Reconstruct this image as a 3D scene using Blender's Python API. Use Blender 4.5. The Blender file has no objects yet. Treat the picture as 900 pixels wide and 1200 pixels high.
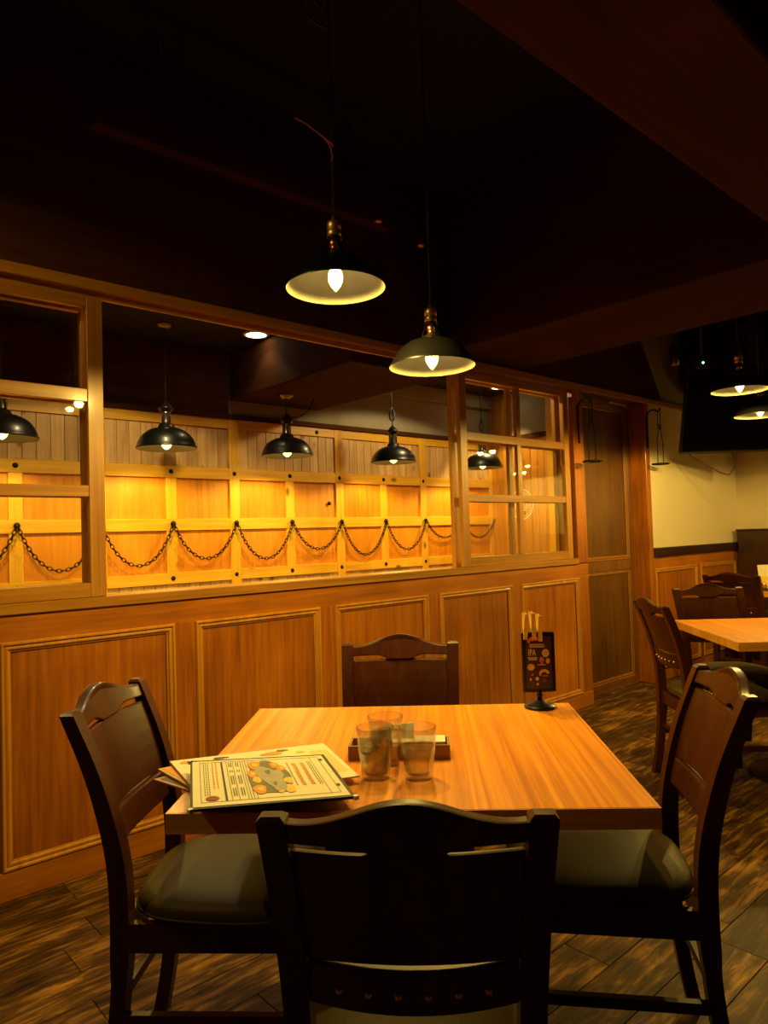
import bpy, bmesh, math, random
from mathutils import Vector, Matrix
random.seed(7)
PI = math.pi
COL = bpy.context.scene.collection
SC = bpy.context.scene

# ------------------------------------------------------------------ camera
FPX, PITCH, ROLL, YAW, CAMH = 824.84, 0.032446, -0.030865, 0.840450, 1.24
_F = Vector((math.cos(YAW)*math.cos(PITCH), math.sin(YAW)*math.cos(PITCH), math.sin(PITCH)))
_R = Vector((math.sin(YAW), -math.cos(YAW), 0.0))
_U = _R.cross(_F)
R2 = _R*math.cos(ROLL) + _U*math.sin(ROLL)
U2 = -_R*math.sin(ROLL) + _U*math.cos(ROLL)
cd = bpy.data.cameras.new('camera'); cam = bpy.data.objects.new('camera', cd); COL.objects.link(cam)
cd.sensor_fit = 'VERTICAL'; cd.sensor_height = 24.0; cd.lens = FPX/1200*24.0; cd.clip_start = 0.05; cd.clip_end = 60
M = Matrix((R2, U2, -_F)).transposed().to_4x4(); M.translation = Vector((0, 0, CAMH))
cam.matrix_world = M
SC.camera = cam

# ------------------------------------------------------------------ world, exposure, light levels
SC.view_settings.view_transform = 'Standard'; SC.view_settings.look = 'None'
SC.view_settings.exposure = 0.12; SC.view_settings.gamma = 1.0; SC.view_settings.use_curve_mapping = False
W = bpy.data.worlds.new('world'); SC.world = W; W.use_nodes = True
W.node_tree.nodes['Background'].inputs[0].default_value = (0.02, 0.014, 0.008, 1)
W.node_tree.nodes['Background'].inputs[1].default_value = 0.3
WARM = (1.0, 0.66, 0.13)
P_TABLE = (46.0, 46.0)     # pendants over the near table
P_RIGHT = 52.0             # pendants over the next table
P_FILL_LEFT = 36.0              # added fill pendant, unseen beyond the left edge of the frame
P_BOOTH = 24.0             # dome lamps behind the partition
P_DOWN = (3.0, 48.0)               # recessed downlights


# ------------------------------------------------------------------ camera ray helpers used only to place things
def ray(u, v):
    return _F + R2*((u-450)/FPX) - U2*((v-600)/FPX)
def onZ(u, v, z):
    d = ray(u, v); return Vector((0, 0, CAMH)) + d*((z-CAMH)/d.z)
def at(u, v, dep):
    return Vector((0, 0, CAMH)) + ray(u, v)*dep

# ------------------------------------------------------------------ materials
def lin(c):
    return tuple(((x/255)/12.92 if x/255 <= .04045 else ((x/255+.055)/1.055)**2.4) for x in c)
MATS = {}
def base_mat(name):
    m = bpy.data.materials.new(name); m.use_nodes = True; MATS[name] = m
    nt = m.node_tree; return m, nt, nt.nodes['Principled BSDF']
def plain(name, col, rough=.5, metal=0, coat=0, noise=.12, nscale=8, spec=.5, bump=0):
    m, nt, b = base_mat(name)
    tc = nt.nodes.new('ShaderNodeTexCoord'); n = nt.nodes.new('ShaderNodeTexNoise'); n.inputs['Scale'].default_value = nscale
    n.inputs['Detail'].default_value = 5
    nt.links.new(tc.outputs['Object'], n.inputs['Vector'])
    r = nt.nodes.new('ShaderNodeMix'); r.data_type = 'RGBA'
    r.inputs[6].default_value = (*[c*(1-noise) for c in col], 1); r.inputs[7].default_value = (*[min(1, c*(1+noise)) for c in col], 1)
    nt.links.new(n.outputs['Fac'], r.inputs[0]); nt.links.new(r.outputs[2], b.inputs['Base Color'])
    b.inputs['Roughness'].default_value = rough; b.inputs['Metallic'].default_value = metal
    b.inputs['Coat Weight'].default_value = coat; b.inputs['Coat Roughness'].default_value = .12
    b.inputs['Specular IOR Level'].default_value = spec
    if bump:
        bp = nt.nodes.new('ShaderNodeBump'); bp.inputs['Strength'].default_value = bump; bp.inputs['Distance'].default_value = .002
        n2 = nt.nodes.new('ShaderNodeTexNoise'); n2.inputs['Scale'].default_value = nscale*25
        nt.links.new(tc.outputs['Object'], n2.inputs['Vector'])
        nt.links.new(n2.outputs['Fac'], bp.inputs['Height']); nt.links.new(bp.outputs['Normal'], b.inputs['Normal'])
    return m
def wood(name, dark, mid, light, axis='z', fine=60, stretch=.04, rough=.4, coat=0, blotch=.35, blotch_scale=3, knots=False, rand=.15, bump=.15, streak=.5, spec=.5, lo=.36, hi=.64):
    """procedural timber: fine grain stretched along `axis`, soft blotches, per-board variation"""
    m, nt, b = base_mat(name); L = nt.links.new; N = nt.nodes.new
    tc = N('ShaderNodeTexCoord'); oi = N('ShaderNodeObjectInfo')
    add = N('ShaderNodeVectorMath'); add.operation = 'MULTIPLY_ADD'
    comb = N('ShaderNodeCombineXYZ')
    for i in range(3): L(oi.outputs['Random'], comb.inputs[i])
    L(comb.outputs[0], add.inputs[0]); add.inputs[1].default_value = (13.7, 7.3, 19.1); L(tc.outputs['Object'], add.inputs[2])
    mp = N('ShaderNodeMapping'); s = [1, 1, 1]; s['xyz'.index(axis)] = stretch; mp.inputs['Scale'].default_value = s
    L(add.outputs[0], mp.inputs['Vector'])
    g = N('ShaderNodeTexNoise'); g.inputs['Scale'].default_value = fine; g.inputs['Detail'].default_value = 6; g.inputs['Roughness'].default_value = .65; g.inputs['Distortion'].default_value = .6
    L(mp.outputs[0], g.inputs['Vector'])
    g2 = N('ShaderNodeTexNoise'); g2.inputs['Scale'].default_value = fine*.22; g2.inputs['Detail'].default_value = 3; g2.inputs['Distortion'].default_value = 1.2
    L(mp.outputs[0], g2.inputs['Vector'])
    bl = N('ShaderNodeTexNoise'); bl.inputs['Scale'].default_value = blotch_scale; bl.inputs['Detail'].default_value = 4
    L(add.outputs[0], bl.inputs['Vector'])
    mx = N('ShaderNodeMath'); mx.operation = 'MULTIPLY_ADD'; L(g.outputs['Fac'], mx.inputs[0]); mx.inputs[1].default_value = streak
    h = N('ShaderNodeMath'); h.operation = 'MULTIPLY'; L(g2.outputs['Fac'], h.inputs[0]); h.inputs[1].default_value = 1-streak-blotch*.5
    L(h.outputs[0], mx.inputs[2])
    my = N('ShaderNodeMath'); my.operation = 'MULTIPLY_ADD'; L(bl.outputs['Fac'], my.inputs[0]); my.inputs[1].default_value = blotch*.5; L(mx.outputs[0], my.inputs[2])
    cr = N('ShaderNodeValToRGB'); cr.color_ramp.elements[0].position = lo; cr.color_ramp.elements[0].color = (*dark, 1)
    cr.color_ramp.elements[1].position = hi; cr.color_ramp.elements[1].color = (*light, 1)
    e = cr.color_ramp.elements.new(.5); e.color = (*mid, 1)
    L(my.outputs[0], cr.inputs[0])
    out = cr.outputs[0]
    if knots:
        mk = N('ShaderNodeMapping'); s = [1, 1, 1]; s['xyz'.index(axis)] = .55; mk.inputs['Scale'].default_value = s; L(add.outputs[0], mk.inputs['Vector'])
        v = N('ShaderNodeTexVoronoi'); v.inputs['Scale'].default_value = 7; L(mk.outputs[0], v.inputs['Vector'])
        kr = N('ShaderNodeValToRGB'); kr.color_ramp.elements[0].position = .06; kr.color_ramp.elements[0].color = (.12, .08, .05, 1)
        kr.color_ramp.elements[1].position = .16; kr.color_ramp.elements[1].color = (1, 1, 1, 1); L(v.outputs['Distance'], kr.inputs[0])
        mm = N('ShaderNodeMix'); mm.data_type = 'RGBA'; mm.blend_type = 'MULTIPLY'; mm.inputs[0].default_value = .8
        L(out, mm.inputs[6]); L(kr.outputs[0], mm.inputs[7]); out = mm.outputs[2]
    hs = N('ShaderNodeHueSaturation'); L(out, hs.inputs['Color'])
    rr = N('ShaderNodeMapRange'); L(oi.outputs['Random'], rr.inputs[0]); rr.inputs[3].default_value = 1-rand; rr.inputs[4].default_value = 1+rand
    L(rr.outputs[0], hs.inputs['Value']); L(hs.outputs[0], b.inputs['Base Color'])
    b.inputs['Roughness'].default_value = rough; b.inputs['Coat Weight'].default_value = coat; b.inputs['Coat Roughness'].default_value = .15
    b.inputs['Specular IOR Level'].default_value = spec
    bp = N('ShaderNodeBump'); bp.inputs['Strength'].default_value = bump; bp.inputs['Distance'].default_value = .002
    L(g.outputs['Fac'], bp.inputs['Height']); L(bp.outputs['Normal'], b.inputs['Normal'])
    return m
def emis(name, col, strength, alpha=1.0):
    m = bpy.data.materials.new(name); m.use_nodes = True; nt = m.node_tree; nt.nodes.clear()
    o = nt.nodes.new('ShaderNodeOutputMaterial'); e = nt.nodes.new('ShaderNodeEmission')
    e.inputs[0].default_value = (*col, 1); e.inputs[1].default_value = strength
    if alpha < 1:
        t = nt.nodes.new('ShaderNodeBsdfTransparent'); a = nt.nodes.new('ShaderNodeAddShader')
        nt.links.new(t.outputs[0], a.inputs[0]); nt.links.new(e.outputs[0], a.inputs[1]); nt.links.new(a.outputs[0], o.inputs[0])
    else: nt.links.new(e.outputs[0], o.inputs[0])
    return m
def glass(name, tint=(1, 1, 1), gloss=.0, refr=0.0, ior=1.45):
    """clear sheet glass: mostly straight-through, fresnel mirror on top; refr mixes in true refraction"""
    m = bpy.data.materials.new(name); m.use_nodes = True; nt = m.node_tree; nt.nodes.clear(); L = nt.links.new; N = nt.nodes.new
    o = N('ShaderNodeOutputMaterial'); t = N('ShaderNodeBsdfTransparent'); t.inputs[0].default_value = (*tint, 1)
    gl = N('ShaderNodeBsdfGlossy'); gl.inputs['Roughness'].default_value = .015
    lw = N('ShaderNodeLayerWeight'); lw.inputs['Blend'].default_value = .5
    pw5 = N('ShaderNodeMath'); pw5.operation = 'POWER'; pw5.inputs[1].default_value = 5.0; L(lw.outputs['Facing'], pw5.inputs[0])
    fr = N('ShaderNodeMath'); fr.operation = 'MULTIPLY_ADD'; fr.inputs[1].default_value = .96; fr.inputs[2].default_value = .04; L(pw5.outputs[0], fr.inputs[0])
    mix = N('ShaderNodeMixShader'); base = t.outputs[0]
    if refr > 0:
        rf = N('ShaderNodeBsdfGlass'); rf.inputs['Roughness'].default_value = 0.0; rf.inputs['IOR'].default_value = 1.4
        rf.inputs['Color'].default_value = (*tint, 1)
        m2 = N('ShaderNodeMixShader'); m2.inputs[0].default_value = refr; L(t.outputs[0], m2.inputs[1]); L(rf.outputs[0], m2.inputs[2]); base = m2.outputs[0]
    ad = N('ShaderNodeMath'); ad.operation = 'MULTIPLY_ADD'; ad.inputs[1].default_value = 1.0; ad.inputs[2].default_value = gloss; L(fr.outputs[0], ad.inputs[0])
    L(ad.outputs[0], mix.inputs[0]); L(base, mix.inputs[1]); L(gl.outputs[0], mix.inputs[2]); L(mix.outputs[0], o.inputs[0])
    return m

m_wain = wood('stained_plywood', (.22, .060, .002), (.40, .118, .004), (.58, .19, .008), 'z', 45, .05, .42, .15, .7, 2.2, rand=.10)
m_wainr = wood('stained_rail', (.27, .078, .003), (.42, .13, .005), (.58, .20, .010), 'x', 45, .05, .42, .15, .6, 3.2, rand=.08)
m_mould = wood('highlit_moulding', (.40, .155, .012), (.54, .23, .02), (.66, .31, .035), 'z', 60, .05, .35, .2, .3, rand=.05)  # lighter than the panels, highlights of the finish put into the colour
m_frame = wood('window_timber', (.28, .12, .012), (.42, .185, .020), (.54, .26, .035), 'z', 60, .03, .38, .15, .3, rand=.06)
m_framex = wood('window_timber_rail', (.28, .12, .012), (.42, .185, .020), (.54, .26, .035), 'x', 60, .03, .38, .15, .3, rand=.06)
m_pinez = wood('pine_upright', (.60, .31, .015), (.78, .42, .022), (.86, .52, .04), 'z', 50, .04, .45, .05, .3, knots=True, rand=.05)
m_pinex = wood('pine_rail', (.58, .30, .015), (.76, .41, .022), (.86, .52, .04), 'x', 50, .04, .45, .05, .3, knots=True, rand=.05)
m_ply = wood('lauan_ply', (.50, .17, .004), (.66, .245, .007), (.78, .32, .012), 'z', 40, .05, .5, 0, .6, 3, rand=.07)
m_plank = wood('knotty_plank', (.44, .25, .07), (.62, .39, .13), (.78, .53, .20), 'z', 40, .05, .5, 0, .6, 6, knots=True, rand=.14)
m_top = wood('table_top_wood', (.50, .14, .003), (.76, .26, .006), (.92, .39, .014), 'y', 60, .014, .38, .12, .2, 3, rand=.03, streak=.7, bump=.05)
m_endp = wood('orange_board', (.42, .16, .008), (.58, .24, .014), (.70, .32, .03), 'z', 45, .05, .45, .05, .4, knots=True, rand=.12)
m_edgelit = wood('lit_edge_wood', (.60, .24, .02), (.80, .36, .04), (.92, .46, .07), 'x', 60, .03, .4, .1, .3, rand=.0)  # lighter wood tone, painting in light on the table sides
m_dark = wood('walnut_stain', (.030, .006, .0006), (.050, .0105, .0008), (.075, .018, .002), 'z', 40, .05, .38, .08, .4, rand=.05, bump=.05, spec=.28)
m_darkx = wood('dark_fascia', (.040, .013, .002), (.062, .021, .003), (.09, .031, .005), 'x', 30, .04, .85, 0, .5, rand=.05, spec=.1)
m_darky = wood('dark_beam', (.030, .009, .002), (.045, .014, .003), (.062, .020, .004), 'y', 30, .04, .85, 0, .5, rand=.05, spec=.1)
m_door = wood('door_ply', (.07, .026, .003), (.13, .05, .005), (.19, .078, .008), 'z', 50, .04, .4, .2, .5, rand=.05)
m_mouldd = wood('door_moulding', (.20, .075, .008), (.28, .11, .012), (.36, .15, .02), 'z', 60, .05, .4, .2, .3, rand=.05)  # paler than the door, moulding highlights put into the tone
m_doorz = wood('door_stile', (.13, .046, .008), (.20, .075, .013), (.27, .11, .02), 'z', 50, .04, .4, .2, .4, rand=.05)
m_floor = wood('rustic_floor', (.010, .004, .0006), (.075, .034, .006), (.34, .165, .03), 'x', 38, .14, .5, 0, .5, 5, rand=.25, bump=.6, streak=.62, spec=.2, lo=.37, hi=.63)
m_leather = plain('olive_leather', (.052, .034, .006), .5, 0, .0, .2, 12, bump=.25, spec=.2)
m_cream = plain('cream_plaster', (.72, .62, .42), .85, 0, 0, .06, 3, bump=.1)
m_grey = plain('grey_cloth_wall', (.30, .26, .16), .9, 0, 0, .18, 5, bump=.3)
m_black = plain('black_paint', (.012, .011, .010), .55, 0, 0, .2)
m_ceil = plain('black_ceiling', (.010, .008, .007), .9, 0, 0, .3)
m_iron = plain('wrought_iron', (.010, .010, .010), .5, .6, 0, .3, 40)
m_enamel = plain('black_enamel', (.007, .007, .005), .35, .2, .1, .1)
m_shadein = plain('cream_enamel_inside', (.15, .145, .10), .55, 0, .1, .05)
m_brass = plain('brushed_brass', (.80, .55, .25), .42, 1, 0, .15, 30)
m_copper = plain('copper', (.85, .38, .16), .3, 1, 0, .15, 30)
m_steel = plain('smoked_steel', (.25, .22, .16), .3, .9, 0, .2, 30)
m_screen = plain('black_screen', (.003, .003, .004), .16, 0, .0, .1, spec=.25)
m_paper = plain('cream_paper', (.80, .73, .50), .6, 0, .1, .05, 30)
m_paperw = plain('white_paper', (.82, .80, .70), .8, 0, 0, .04, 30)
m_yellow = plain('mustard_card', (.62, .36, .06), .6, 0, .1, .1, 20)
m_orange = plain('orange_card', (.70, .27, .04), .6, 0, .1, .1, 20)
m_ink = plain('grey_ink', (.10, .095, .075), .7)
m_inkb = plain('black_ink', (.02, .02, .02), .6)
m_inko = plain('orange_ink', (.75, .30, .04), .7)
m_inkr = plain('brown_seal_ink', (.28, .06, .02), .7)
m_inkg = plain('grey_green_wash', (.17, .17, .14), .7, noise=.5, nscale=60)
m_inklg = plain('light_grey_wash', (.40, .37, .29), .7, noise=.3, nscale=60)
m_inky = plain('yellow_ink', (.80, .55, .10), .7)
m_inkp = plain('pink_ink', (.75, .28, .22), .7)
m_navy = plain('aubergine_print', (.06, .035, .07), .35, 0, .2, .3, 20)
m_peg = plain('bamboo', (.90, .68, .16), .5, 0, 0, .1, 30)
m_tray = wood('tray_wood', (.22, .10, .03), (.34, .16, .045), (.45, .24, .07), 'x', 50, .05, .5, 0, .3)
m_rail = wood('dark_dado_rail', (.02, .007, .003), (.035, .012, .005), (.06, .02, .008), 'x', 30, .05, .35, .3, .3)
m_wire = plain('orange_wire', (.55, .13, .03), .5)
m_pane = glass('window_glass', (.97, .97, .95), .0)
m_tumbler = glass('tumbler_glass', (.99, .99, .97), .07, .12)
m_water = glass('water', (.995, .99, .97), .03, .14, 1.33)
m_bulb = emis('bulb_glow', (1.0, .58, .12), 8.0, .5)
m_fil = emis('filament', (1.0, .75, .35), 60)
m_down = emis('downlight_glow', (1.0, .82, .5), 14)
m_led = emis('green_led', (.3, 1.0, .25), 8)

# ------------------------------------------------------------------ mesh helpers
def newbm(): return bmesh.new()
def box(bm, x0, x1, y0, y1, z0, z1, mi=0):
    vs = [bm.verts.new(p) for p in ((x0,y0,z0),(x1,y0,z0),(x1,y1,z0),(x0,y1,z0),(x0,y0,z1),(x1,y0,z1),(x1,y1,z1),(x0,y1,z1))]
    for f in ((0,3,2,1),(4,5,6,7),(0,1,5,4),(1,2,6,5),(2,3,7,6),(3,0,4,7)):
        bm.faces.new([vs[i] for i in f]).material_index = mi
    return bm
def bevbox(x0, x1, y0, y1, z0, z1, b=.003, seg=1):
    bm = box(newbm(), x0, x1, y0, y1, z0, z1)
    bmesh.ops.bevel(bm, geom=bm.edges[:], offset=b, segments=seg, affect='EDGES', profile=.6)
    return bm
def lathe(bm, prof, n=32, c=(0, 0, 0), closed=False, mi=0, smooth=True):
    rings = []
    for r, z in prof:
        if r < 1e-5: rings.append([bm.verts.new((c[0], c[1], c[2]+z))])
        else: rings.append([bm.verts.new((c[0]+r*math.cos(2*PI*i/n), c[1]+r*math.sin(2*PI*i/n), c[2]+z)) for i in range(n)])
    pairs = list(zip(rings, rings[1:])) + ([(rings[-1], rings[0])] if closed else [])
    for a, b in pairs:
        if len(a) == 1 and len(b) == 1: continue
        for i in range(n):
            j = (i+1) % n
            if len(a) == 1: f = bm.faces.new((a[0], b[j], b[i]))
            elif len(b) == 1: f = bm.faces.new((a[i], a[j], b[0]))
            else: f = bm.faces.new((a[i], a[j], b[j], b[i]))
            f.smooth = smooth; f.material_index = mi
    return bm
def tube(bm, pts, r, n=8, mi=0, cap=True):
    """round bar through points; r scalar or list"""
    pts = [Vector(p) for p in pts]; rs = r if isinstance(r, (list, tuple)) else [r]*len(pts)
    prev = None; rings = []
    for i, p in enumerate(pts):
        t = (pts[min(i+1, len(pts)-1)]-pts[max(i-1, 0)]).normalized()
        if prev is None:
            a = Vector((0, 0, 1)) if abs(t.z) < .9 else Vector((1, 0, 0)); x = t.cross(a).normalized()
        else:
            x = prev - t*prev.dot(t); x.normalize()
        y = t.cross(x); prev = x
        rings.append([bm.verts.new(p + (x*math.cos(2*PI*k/n)+y*math.sin(2*PI*k/n))*rs[i]) for k in range(n)])
    for a, b in zip(rings, rings[1:]):
        for k in range(n):
            f = bm.faces.new((a[k], a[(k+1) % n], b[(k+1) % n], b[k])); f.smooth = True; f.material_index = mi
    if cap:
        bm.faces.new(rings[0][::-1]); bm.faces.new(rings[-1])
    return bm
def sweep_rect(bm, secs, mi=0):
    """secs: list of 4-corner lists (same winding) joined into a bar"""
    rings = [[bm.verts.new(p) for p in s] for s in secs]
    n = len(rings[0])
    for a, b in zip(rings, rings[1:]):
        for k in range(n): bm.faces.new((a[k], a[(k+1) % n], b[(k+1) % n], b[k])).material_index = mi
    bm.faces.new(rings[0][::-1]); bm.faces.new(rings[-1])
    return bm
def slab(bm, q, t, mi=0):
    """quad of 4 top corners (ccw) with thickness t downwards"""
    a = [bm.verts.new(p) for p in q]; b = [bm.verts.new(Vector(p)-Vector((0, 0, t))) for p in q]
    bm.faces.new(a).material_index = mi; bm.faces.new(b[::-1])
    n = len(q)
    for k in range(n): bm.faces.new((a[(k+1) % n], a[k], b[k], b[(k+1) % n]))
    return bm
def bevel_all(bm, off, seg=2, ang=30):
    es = [e for e in bm.edges if len(e.link_faces) == 2 and e.calc_face_angle(0) > math.radians(ang)]
    bmesh.ops.bevel(bm, geom=es, offset=off, segments=seg, affect='EDGES', profile=.6, clamp_overlap=True)
    return bm
def smooth(bm):
    for f in bm.faces: f.smooth = True
    return bm
CACHE = {}
def mesh_of(name, bm, mats, fix=True):
    if fix: bmesh.ops.recalc_face_normals(bm, faces=bm.faces[:])
    me = bpy.data.meshes.new(name); bm.to_mesh(me); bm.free()
    for m in (mats if isinstance(mats, (list, tuple)) else [mats]): me.materials.append(m)
    return me
def obj(name, bm, mats, parent=None, loc=None, rot=None, fix=True):
    me = bm if isinstance(bm, bpy.types.Mesh) else mesh_of(name, bm, mats, fix)
    o = bpy.data.objects.new(name, me); COL.objects.link(o)
    if parent is not None: o.parent = parent
    if loc is not None: o.location = loc
    if rot is not None: o.rotation_euler = rot
    return o
def cobj(key, name, fn, mats, parent=None, loc=None, rot=None):
    """object whose mesh is built once and shared"""
    if key not in CACHE: CACHE[key] = mesh_of(name, fn(), mats)
    return obj(name, CACHE[key], None, parent, loc, rot)
def struct(name, bm, m, loc=None):
    o = obj(name, bm, m, loc=loc); o['kind'] = 'structure'; return o
def tag(o, label, cat, group=None):
    o['label'] = label; o['category'] = cat
    if group: o['group'] = group
    return o
def thing(name, label, cat, loc=(0, 0, 0), rz=0, group=None, scale=None):
    o = bpy.data.objects.new(name, None); COL.objects.link(o); o.location = loc; o.rotation_euler = (0, 0, rz); o.empty_display_size = .05
    if scale: o.scale = (scale,)*3
    return tag(o, label, cat, group)
def bx(name, x0, x1, y0, y1, z0, z1, mat, parent=None, bev=0):
    bm = bevbox(x0, x1, y0, y1, z0, z1, bev) if bev else box(newbm(), x0, x1, y0, y1, z0, z1)
    return obj(name, bm, mat, parent)
def plamp(parent, loc, power, radius=.02, col=WARM, name='light_source', cone=176, blend=.12):
    l = bpy.data.lights.new(name, 'SPOT'); l.spot_size = math.radians(cone); l.spot_blend = blend; l.energy = power; l.shadow_soft_size = radius; l.color = col
    o = bpy.data.objects.new(name, l); COL.objects.link(o); o.parent = parent; o.location = loc; return o

# ------------------------------------------------------------------ key dimensions (wall frame: X along the partition, Y into it)
D = 2.772; DB = 2.90           # partition faces
YB = 4.24                      # boarded back wall
XE = 5.16                      # end wall of the rear room
XR = 7.03                      # right wall of the main room
CZ = 3.2

# ------------------------------------------------------------------ floor
fl = struct('floor', box(newbm(), -2.5, XR+.1, -2.6, YB+.1, -.10, -.004), m_floor)
pw, pl, gap = .150, .92, .0011
y = 2.768; row = 0
while y > -2.5:
    off = ((row*0.3819+.13*(row % 3)) % 1)*pl
    x = -1.0 - off if y > .2 else -2.4-off
    while x < XR-.05:
        x0, x1 = max(x, -2.4), min(x+pl, XR-.02)
        # only boards the camera can see, plus a margin, are separate; others follow as one part below
        if x1-x0 > .05 and x1 > 0.0 and y > -.6:
            k = 'floor_%0.3f' % (x1-x0)
            w = x1-x0
            cobj(k, 'floor_plank', lambda w=w: bevbox(gap, w-gap, gap-pw, -gap, -.004, 0, .0008), m_floor, fl, (x0, y, random.uniform(-.0006, 0)))
        x += pl
    y -= pw; row += 1
bm = newbm(); y = -.6; row = 0
while y > -2.5:
    box(bm, -2.4, XR-.02, y-pw+gap, y-gap, -.012, -.001); y -= pw
y = 2.768
while y > -.6:
    box(bm, -2.4, -.95, y-pw+gap, y-gap, -.012, -.001); y -= pw
o = obj('floor_boards', bm, m_floor, fl); o['kind'] = 'stuff'
bx('floor_covering', -1.0, XE, DB, YB, -.012, 0, m_floor, fl)

# ------------------------------------------------------------------ ceilings and beams
struct('ceiling', box(newbm(), -2.5, XR+.1, -2.6, D+.2, CZ, CZ+.1), m_ceil)
struct('ceiling_rear_room', box(newbm(), -1.1, XE+.1, DB, YB+.1, 2.50, 2.64), m_ceil)
struct('trim_1', bevbox(3.00, 3.72, -2.5, D-.02, 2.285, CZ-.01, .006), m_darky)         # cross beam, main room
struct('trim_2', bevbox(-2.4, 2.995, .56, .895, 2.285, CZ-.01, .006), m_darkx)            # long beam above the table
struct('trim_3', bevbox(2.40, 3.13, DB+.002, YB-.03, 2.18, 2.495, .006), m_darky)        # cross beam, rear room
struct('trim_4', bevbox(3.725, XR-.01, -.3, 0.1, 2.3, CZ-.01, .006), m_darkx)

# ------------------------------------------------------------------ partition wall with panelled dado and the long opening
wm = struct('wall_middle', box(newbm(), -2.5, 4.41, D+.012, DB, 0, .995), m_wain)
MOULD = [(0, 0), (0, .009), (.004, .014), (.010, .014), (.014, .007), (.021, .009), (.026, .009), (.030, .003), (.036, .001), (.036, 0)]
def mould_bm(w, h, prof=MOULD):
    """picture-frame moulding: outer size w x h, facing -Y"""
    bm = newbm(); n = len(prof)
    cs = [(0, 0, 1, 1), (w, 0, -1, 1), (w, h, -1, -1), (0, h, 1, -1)]
    R = [[bm.verts.new((cx+sx*i, -d, cz+sz*i)) for i, d in prof] for cx, cz, sx, sz in cs]
    for a in range(4):
        b = (a+1) % 4
        for k in range(n-1): bm.faces.new((R[a][k], R[b][k], R[b][k+1], R[a][k+1]))
    return bm
px = [1.39+.747*k for k in range(-5, 4)]
PWD, PZ0, PZ1 = .655, .10, .90
prev = -2.5
for x0 in px:
    x1 = x0+PWD
    bx('stile', prev, x0, D, D+.012, PZ0, PZ1, m_wain, wm); prev = x1
    cobj('dado_panel', 'panel', lambda: box(newbm(), .03, PWD-.03, -.004, 0, .03, PZ1-PZ0-.03), m_wain, wm, (x0, D+.0125, PZ0))
    cobj('dado_mould', 'moulding', lambda: mould_bm(PWD, PZ1-PZ0), m_mould, wm, (x0, D+.004, PZ0))
bx('stile', prev, 4.41, D, D+.012, PZ0, PZ1, m_wain, wm)
bx('rail', -2.5, 4.41, D, D+.012, PZ1, .995, m_wainr, wm)
struct('baseboard_middle', bevbox(-2.5, 4.41, D-.006, D+.012, 0, PZ0, .002), m_wainr)
struct('trim_5', bevbox(-2.5, 4.285, D-.012, DB+.012, .995, 1.035, .003), m_framex)      # sill
# header over the opening with twin sash grooves
hd = struct('trim_6', bevbox(-2.5, XR-.002, D-.016, D+.016, 2.228, 2.272, .003), m_framex)
bm = newbm()
for a, b, c_ in ((D+.016, D+.030, 2.205), (D+.058, D+.072, 2.222), (D+.10, DB, 2.250)): box(bm, -2.5, 4.285, a, b, c_, 2.268)
obj('sash_track', bm, m_framex, hd)
# wall above the header; brown front layer stops on a slant near the right
bm = newbm(); t0, t1 = D, DB
prof = [(-2.5, 2.268), (5.62, 2.268), (5.27, 2.78), (5.27, CZ), (-2.5, CZ)]
sweep_rect(bm, [[(x, D, z) for x, z in prof], [(x, D+.02, z) for x, z in prof]])
struct('wall_middle_upper', bm, m_darkx)
struct('wall_middle_upper_right', box(newbm(), -2.5, XR+.1, D+.021, DB+.02, 2.27, CZ), m_grey)
# posts right of the opening
bm = bevbox(4.285, 4.41, D-.004, DB, 1.0, 2.228, .003)
struct('trim_7', bm, m_wain)
struct('trim_8', bevbox(-2.5, -.16, D, DB, 1.035, 2.205, .003), m_wain)

# ------------------------------------------------------------------ sash windows, two sliding leaves each
def sash(win, x0, x1, y0, depth=.03, cols=2):
    zb, zt = 1.036, 2.204; st = .06
    rows = [(1.09, 1.422), (1.466, 1.79), (1.84, 2.16)]
    for a, b in ((x0, x0+st), (x1-st, x1)):
        bx('stile', a, b, y0, y0+depth, zb, zt, m_frame, win, .002)
    for a, b in ((zb, 1.09), (2.16, zt)):
        bx('rail', x0+st, x1-st, y0, y0+depth, a, b, m_framex, win, .002)
    cw = (x1-x0-2*st-.042*(cols-1))/cols
    for a, b in ((1.422, 1.466), (1.79, 1.84)):
        bx('glazing_bar', x0+st, x1-st, y0+.002, y0+depth-.002, a, b, m_framex, win, .002)
    for c in range(cols):
        gx0 = x0+st+c*(cw+.042); gx1 = gx0+cw
        if c < cols-1:
            for za, zc in rows: bx('glazing_bar', gx1, gx1+.042, y0+.002, y0+depth-.002, za, zc, m_frame, win, .002)
        for za, zc in rows:
            bx('pane', gx0-.004, gx1+.004, y0+depth*.5-.002, y0+depth*.5+.002, za-.004, zc+.004, m_pane, win)
def window(name, x0, x1):
    w = bpy.data.objects.new(name, None); COL.objects.link(w); w['kind'] = 'structure'; w.empty_display_size = .1
    sash(w, x0, x1, D-.002); sash(w, x0, x1, D+.068)
    return w
window('window_1', -.108, 1.022)
window('window_2', 3.104, 4.232)

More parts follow.
